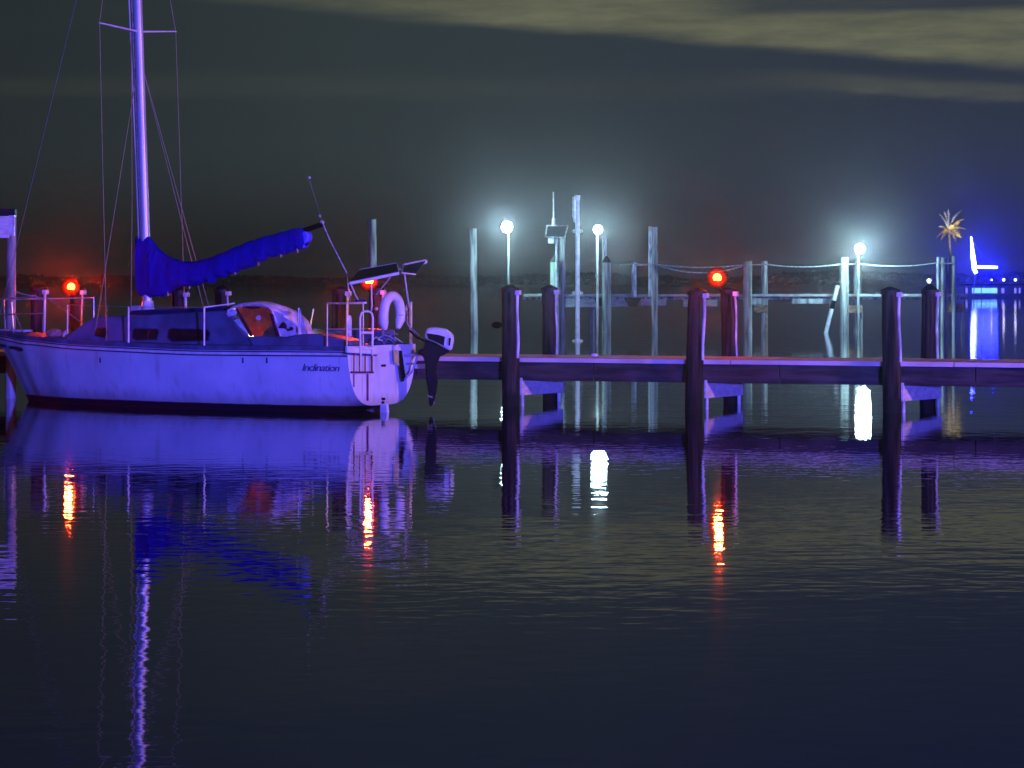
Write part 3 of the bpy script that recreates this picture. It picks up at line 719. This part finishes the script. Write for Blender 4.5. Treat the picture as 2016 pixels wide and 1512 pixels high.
fpost(1662, 506, 9.0, M_wood2, DF-.3)
fpost(1688, 512, 8.0, M_wood2, DF+1.9)
fpost(1847, 506, 3.2, M_pipe, DF-.3)
fpost(1858, 507, 6.0, M_wood2, DF+.1)
fpost(1878, 504, 4.0, M_wood2, DF-.2)
fpost(1166, 606, 5.5, M_wood2, DF+1.6); fpost(1092, 515, 8.5, M_green, DF-.2, cap=True)
fpost(1190, 468, 4.5, M_pipe, DF+1.0)
fpost(1248, 515, 5.0, M_pipe, DF+.0, zb=P(0,584,DF).z)
fpost(1280, 446, 3.4, M_pipe, DF-.5, zb=P(0,584,DF).z)
fpost(1508, 602, 2.8, M_brown, DF+.3); fpost(1696, 602, 2.5, M_wood2, DF+.2); fpost(1896, 602, 4, M_wood2, DF+.2); fpost(1760, 590, 5, M_wood2, DF+1.8)
for px in (1186, 1246):
    g = MB(); g.prism([FP(px-17,586,DF-.25), FP(px+17,586,DF-.25), FP(px+8,603,DF-.25), FP(px-8,603,DF-.25)], (0,.14,0)); g.build('knee_brace', M_wood, dock, bevel=.02, inv=DI)
# rope rail
anch = [(1197,520),(1247,518),(1281,520),(1289,520),(1472,520),(1505,520),(1660,519),(1690,519),(1847,517),(1878,518)]
for lab, dz, sg in (('a', 0, .16), ('b', .05, .42)):
    g = MB(); out = []
    for (xa, ya_), (xb, yb_) in zip(anch, anch[1:]):
        if lab == 'b' and not (1240 < xa < 1480 and xb < 1480): continue
        a, c = FP(xa, ya_, DF-.35), FP(xb, yb_, DF-.35); L_ = (c-a).length
        for k in range(10):
            u = k/10; out.append(a+(c-a)*u + Vector((0,0,-sg*4*u*(1-u)*min(1, L_/4.0))))
    out.append(c); g.tube(out, .035, 6); g.build('rope', M_rope, dock, inv=DI)

# free-standing pilings and poles
def single(px, yt, r_px, d, m, name, lab, cat, lean=0, cap=False, group=None):
    r = r_px*d/F; a = P(px, yt, d); root = empty(name, (a.x, d, 0)); tag(root, lab, cat, group)
    g = MB(); n = 16
    g.tube([Vector((lean*((-.9+(a.z+.9)*i/n)), 0, -.9+(a.z+.9)*i/n)) for i in range(n+1)], [r*(1.05-.08*i/n) for i in range(n+1)], 16, jit=.08)
    g.build('shaft', m, root); return root, a
single(735, 432, 8.2, 123, M_wood2, 'mooring_piling', 'tall weathered piling rising behind the stern arch of the yacht', 'piling', -.01, group='tall pilings standing free in the water')
single(933, 450, 8.0, DF+2, M_wood2, 'mooring_piling', 'tall weathered piling left of the floodlights, standing free in the water', 'piling', -.01, group='tall pilings standing free in the water')
root, a = single(1137, 392, 4.6, 104, M_pwhite, 'marker_pole', 'tall white pole with a thicker top, rising in the middle behind the near pier', 'pole')
g = MB(); g.tube([(-.02,0,a.z-.05),(.0,0,a.z+.16)], [.12,.12], 12); g.tube([(-.12,0,a.z-.95),(-.13,0,a.z-.7),(-.13,0,a.z+.10)], [.03,.09,.09], 12); g.build('float_head', M_pwhite, root)
for py in (455, 577, 672):
    g = MB(); z = P(0, py, 104).z; g.tube([(0,0,z-.08),(0,0,z+.08)], .15, 12); g.ball((-.16,0,z), .07); g.ball((.16,0,z), .07)
    g.build('collar', M_pwhite, root)
# leaning white pole
a = P(1649,562,120.4); c = P(1624,662,120.4); c = a+(c-a)*((a.z+.5)/(a.z-c.z)); lp = empty('leaning_pole', (c.x,120.4,0)); tag(lp, 'white pole leaning out of the water beside the far dock', 'pole')
g = MB(); g.tube([Vector((c.x-c.x,0,c.z)), Vector((a.x-c.x,0,a.z))], .105, 10); g.build('shaft', M_pwhite, lp)
g = MB(); v0 = Vector((0,0,c.z)); v1 = Vector((a.x-c.x,0,a.z)); g.tube([v0+(v1-v0)*.60, v0+(v1-v0)*.74], .115, 10); g.build('dark_band', M_dark, lp)

# floodlights
FL = [(998,447,1001,DF-.4,'left floodlight on a thin pole, above the first pair of near pilings', 20,1.0),
      (1177,452,1176,100,'middle floodlight on a thin pole, just right of the tall white pole', 16,.75),
      (1693,490,1690,DF-1.0,'right floodlight, lowest and largest, on the far dock beside the leaning pole', 18,1.25)]
for px, py, ppx, d, lab, rp, s in FL:
    a = P(ppx, py, d); root = empty('floodlight', (a.x, d, 0)); tag(root, lab, 'floodlight', 'floodlights on the far dock')
    c = P(px, py, d); r = c - Vector((a.x, d, 0)); rad = rp*d/F*.56
    g = MB(); g.tube([(0,.05,-.9),(0,.05,r.z-rad*.7)], 2.8*d/F, 10); g.build('pole', M_wood2, root)
    g = MB(); g.ball(r, rad, (1,.55,1), 24, 16); g.build('lens', E_white, root)
    g = MB(); g.tube([r+Vector((0,rad*.35,0)), r+Vector((0,rad*1.1,0))], [rad*.9,rad*.5], 16); g.build('housing', M_dark, root)
    lamp('floodlight_beam', 'SPOT', c+Vector((0,-rad*.8,0)), (.60,.84,1.0), 1900*s, .2, aim=(0,0,H), cone=100, blend=1.0)
    lamp('floodlight_spill', 'POINT', c+Vector((0,-rad*.8-1.3,0)), (.46,.86,1.0), 1150*s, .3)

# monitoring station with antenna and small solar panel
ms_ = empty('weather_station', P(1096,655,DF-.8).xy.to_3d()); tag(ms_, 'instrument mast with a tilted dark solar panel and whip antenna between two floodlights', 'instrument mast')
MI = Matrix.Translation(-ms_.location); dd = DF-.8
g = MB(); g.tube([Vector((P(1097,0,dd).x,dd,-.9)), P(1096,466,dd)], .07, 10); g.build('pole', M_pipe, ms_, inv=MI)
g = MB(); a = [P(1074,467,dd-.3), P(1112,468,dd-.3), P(1118,445,dd+.3), P(1077,444,dd+.3)]; g.prism(a, (0,.05,.03)); pnl = g.build('solar_panel', M_solar, ms_, inv=MI)
g = MB()
for i in range(4): g.tube([a[i], a[(i+1)%4]], .035, 6)
g.build('panel_frame', M_wood2, pnl, inv=MI)
g = MB(); g.tube([P(1090,445,dd), P(1090,430,dd), P(1090,429,dd), P(1089.5,378,dd)], [.085,.085,.035,.03], 8); g.build('antenna', M_pwhite, ms_, inv=MI)
g = MB(); c = P(1085,474,dd-.1); g.box((c.x-.14,dd-.2,c.z-.13),(c.x+.14,dd,c.z+.13)); g.build('instrument_box', M_pwhite, ms_, bevel=.02, inv=MI)

# ornamental palm
pd = 136.0; pa = empty('ornamental_palm', P(1873, 640, pd).xy.to_3d()); tag(pa, 'small golden ornamental palm standing above the right end of the far dock', 'palm')
PAI = Matrix.Translation(-pa.location); c = P(1868,452,pd)
g = MB(); pts = [Vector((P(1873,0,pd).x,pd,-.9)), P(1873,560,pd), P(1871,500,pd), c]; g.tube(pts, [.13,.10,.07,.06], 10); g.build('trunk', M_palmtrunk, pa, inv=PAI)
fr = [((1893,469),6,0),((1890,438),5,0),((1898,432),3,0),((1867,411),2.8,1),((1848,421),2.2,1),((1893,414),2.0,1),((1856,459),5,0),((1844,468),2,0),((1858,466),3,0),((1848,447),2.5,0),((1876,444),4.5,0)]
fr += [((1884,420),2.2,1),((1858,416),2.2,1),((1883,478),3.5,0),((1852,474),3,0),((1901,452),3,0)]
for (x, y), wpx, gr in fr:
    e = P(x, y, pd + random.uniform(-.5,.4)); g = MB(); n = 11; dv = e-c; ln = dv.length
    side = Vector((0,0,1)) if abs(dv.z) < abs(dv.x) else Vector((1,0,0)); side = (side - dv.normalized()*side.dot(dv.normalized())).normalized()
    sp_ = [c + dv*(i/n) + Vector((0,0,ln*.13*math.sin(math.pi*i/n))) for i in range(n+1)]
    g.tube(sp_, [.03-.02*i/n for i in range(n+1)], 5)
    for i in range(1, n):
        L_ = wpx*pd/F*1.25*math.sin(math.pi*min(.97, .2+.8*i/n))
        for sg in (1, -1):
            tp_ = sp_[i] + side*sg*L_*random.uniform(.7,1.15) + dv.normalized()*L_*.8 + Vector((0,random.uniform(-.05,.05),-.15*L_)); q0 = sp_[i]; q1 = sp_[i]+dv.normalized()*.085
            g.verts_faces([q0, q1, tp_, q0+Vector((0,-.02,-.01)), q1+Vector((0,-.02,-.01))], [(0,1,2),(3,2,4),(0,2,3),(1,4,2),(0,3,4,1)])
    g.build('frond', M_gold if not gr else M_wood2, pa, inv=PAI)
lamp('palm_uplight', 'SPOT', P(1878,560,pd-2.5), (1.0,.92,.56), 1000, .1, aim=P(1870,445,pd), cone=35)

# ---------------------------------------------------------------- distant lit boat and far shore
fd = 400.0
fb = empty('distant_boat', P(1930, 586, fd).xy.to_3d()); tag(fb, 'distant boat with glowing blue white mast and boom and a row of lit windows', 'boat')
FI = Matrix.Translation(-fb.location)
M_fh = mat('blue lit hull', (.30,.32,.45), .5, .2, .8)
def fbx(x0,y0,x1,y1,d,th,m,name,parent=fb,bev=.05):
    a = P(x0,y1,d); c = P(x1,y0,d); g = MB(); g.box((a.x,d,max(a.z,-.8)),(c.x,d+th,c.z)); return g.build(name, m, parent, bevel=bev, inv=FI)
g = MB(); prof = [(1888,580),(1895,587.5),(2030,587.5),(2044,578)]; g.prism([P(x,y,fd) for x,y in prof], (0,3.6,0)); g.build('hull', M_fh, fb, bevel=.1, inv=FI)
fbx(1903,562,2026,580,fd+.5,2.6,M_fh,'cabin')
fbx(1898,559.5,2034,562,fd+.2,3.2,M_dark,'roof')
for x0,x1 in ((1914,1923),(1924,1931),(1933,1941),(1942,1949),(1950,1963)): fbx(x0,567,x1,577,fd+.45,.05,E_win,'window',bev=0)
M_pl = emis('dim lit window', (.35,.30,1.0), .8)
for x0,x1 in ((1901,1905),(1972,1977),(1997,2001),(2006,2009)): fbx(x0,567,x1,577,fd+.44,.05,M_pl,'window',bev=0)
g = MB(); g.tube([P(1912,466,fd), P(1915,500,fd), P(1919,532,fd)], [.12,.34,.40], 12); g.tube([P(1919,532,fd), P(1922,538,fd)], .3, 10); g.build('mast_light', E_neon, fb, inv=FI)
g = MB(); g.tube([P(1921,527,fd), P(1945,527,fd), P(1964,526.5,fd)], [.36,.36,.26], 12); g.build('boom_light', E_neon2, fb, inv=FI)
g = MB(); a = P(1920,529.2,fd); c = P(1965,531.5,fd); g.box((a.x,fd-.75,c.z),(c.x,fd+.75,a.z)); g.build('boom', M_dark, fb, inv=FI)  # added dark shield under the light strip, keeps its reflection off the water
g = MB(); g.tube([P(1920,533,fd), P(1917,580,fd)], .10, 8); g.build('mast', M_alu, fb, inv=FI)
g = MB(); g.tube([P(1913,472,fd), P(1932,500,fd), P(1962,526,fd)], .04, 6); g.build('rigging', M_wire, fb, inv=FI)
for x, y, lab in ((1952,551,'small far lamp above the lit windows, left of three'), (1976,551,'small far lamp above the lit windows, middle of three'), (1999,551,'small far lamp above the lit windows, right of three')):
    a = P(x,y,fd+12); root = empty('shore_lamp', (a.x,fd+12,0)); tag(root, lab, 'lamp', 'small lamps beyond the distant boat')
    g = MB(); g.tube([(0,.1,-.5),(0,.1,a.z)], .07, 6); g.build('pole', M_dark, root)
    g = MB(); g.ball((0,0,a.z), .22 if x != 1952 else .14); g.build('globe', E_smallw, root)
a = P(1829,553,260); root = empty('shore_lamp', (a.x,260,0)); tag(root, 'small bright white lamp just left of the right end posts of the far dock', 'lamp')
g = MB(); g.tube([(0,.1,-.5),(0,.1,a.z)], .07, 6); g.build('pole', M_dark, root)
g = MB(); g.ball((0,0,a.z), .19); g.build('globe', E_star, root)


lamp('blue_boat_glow', 'SPOT', P(1950,531,fd-3.0), (.0,.0,1.0), 12000, 1.2, aim=(0,0,H), cone=80, blend=1.0)
# far shore: land strip and tree mass
g = MB(); yS = 1500
xs = [-1400+ i*20 for i in range(141)]
g.loft([[Vector((x, yS-30, -.5)), Vector((x, yS-20, .9)), Vector((x, yS+300, 2.0)), Vector((x, yS+300,-.5))] for x in xs])
tag(g.build('far_shore', M_tree), kind='structure')
g = MB(); rnd = random.Random(3)
for i in range(5200):
    x = rnd.uniform(-420, 420); u = x/yS
    hgt = 6.0 + 3.6*noise.noise(Vector((x*.013, 1, 0))) + 1.9*noise.noise(Vector((x*.06, 4, 0))) + (1.6 if x > 160 else 0)
    if -120 < x < 0: hgt *= .95
    z = hgt*(1-rnd.random()**2.0); y = yS + rnd.uniform(0, 60); s = rnd.uniform(.8, 1.9)
    v = []
    for k in range(6):
        an = k*math.pi/3 + rnd.random(); v.append(Vector((x+math.cos(an)*s*rnd.uniform(.6,1.3), y+rnd.uniform(-1,1), max(.1, z)+math.sin(an)*s*.55*rnd.uniform(.6,1.3))))
    g.verts_faces(v, [tuple(range(6))])
tag(g.build('far_trees', M_tree, smooth=False), kind='stuff')

# ---------------------------------------------------------------- haze
hz = bpy.data.materials.new('night haze'); hz.use_nodes = True; t = hz.node_tree; t.nodes.clear()
pv = N(t, 'ShaderNodeVolumePrincipled'); pv.inputs['Color'].default_value = (.92,.94,.98,1); pv.inputs['Density'].default_value = .0003; pv.inputs['Anisotropy'].default_value = .97
ot = N(t, 'ShaderNodeOutputMaterial'); t.links.new(pv.outputs[0], ot.inputs['Volume'])
g = MB(); g.box((-1500,-60,-1.9),(1500,1850,16)); o = g.build('haze', hz, smooth=False); tag(o, kind='stuff')
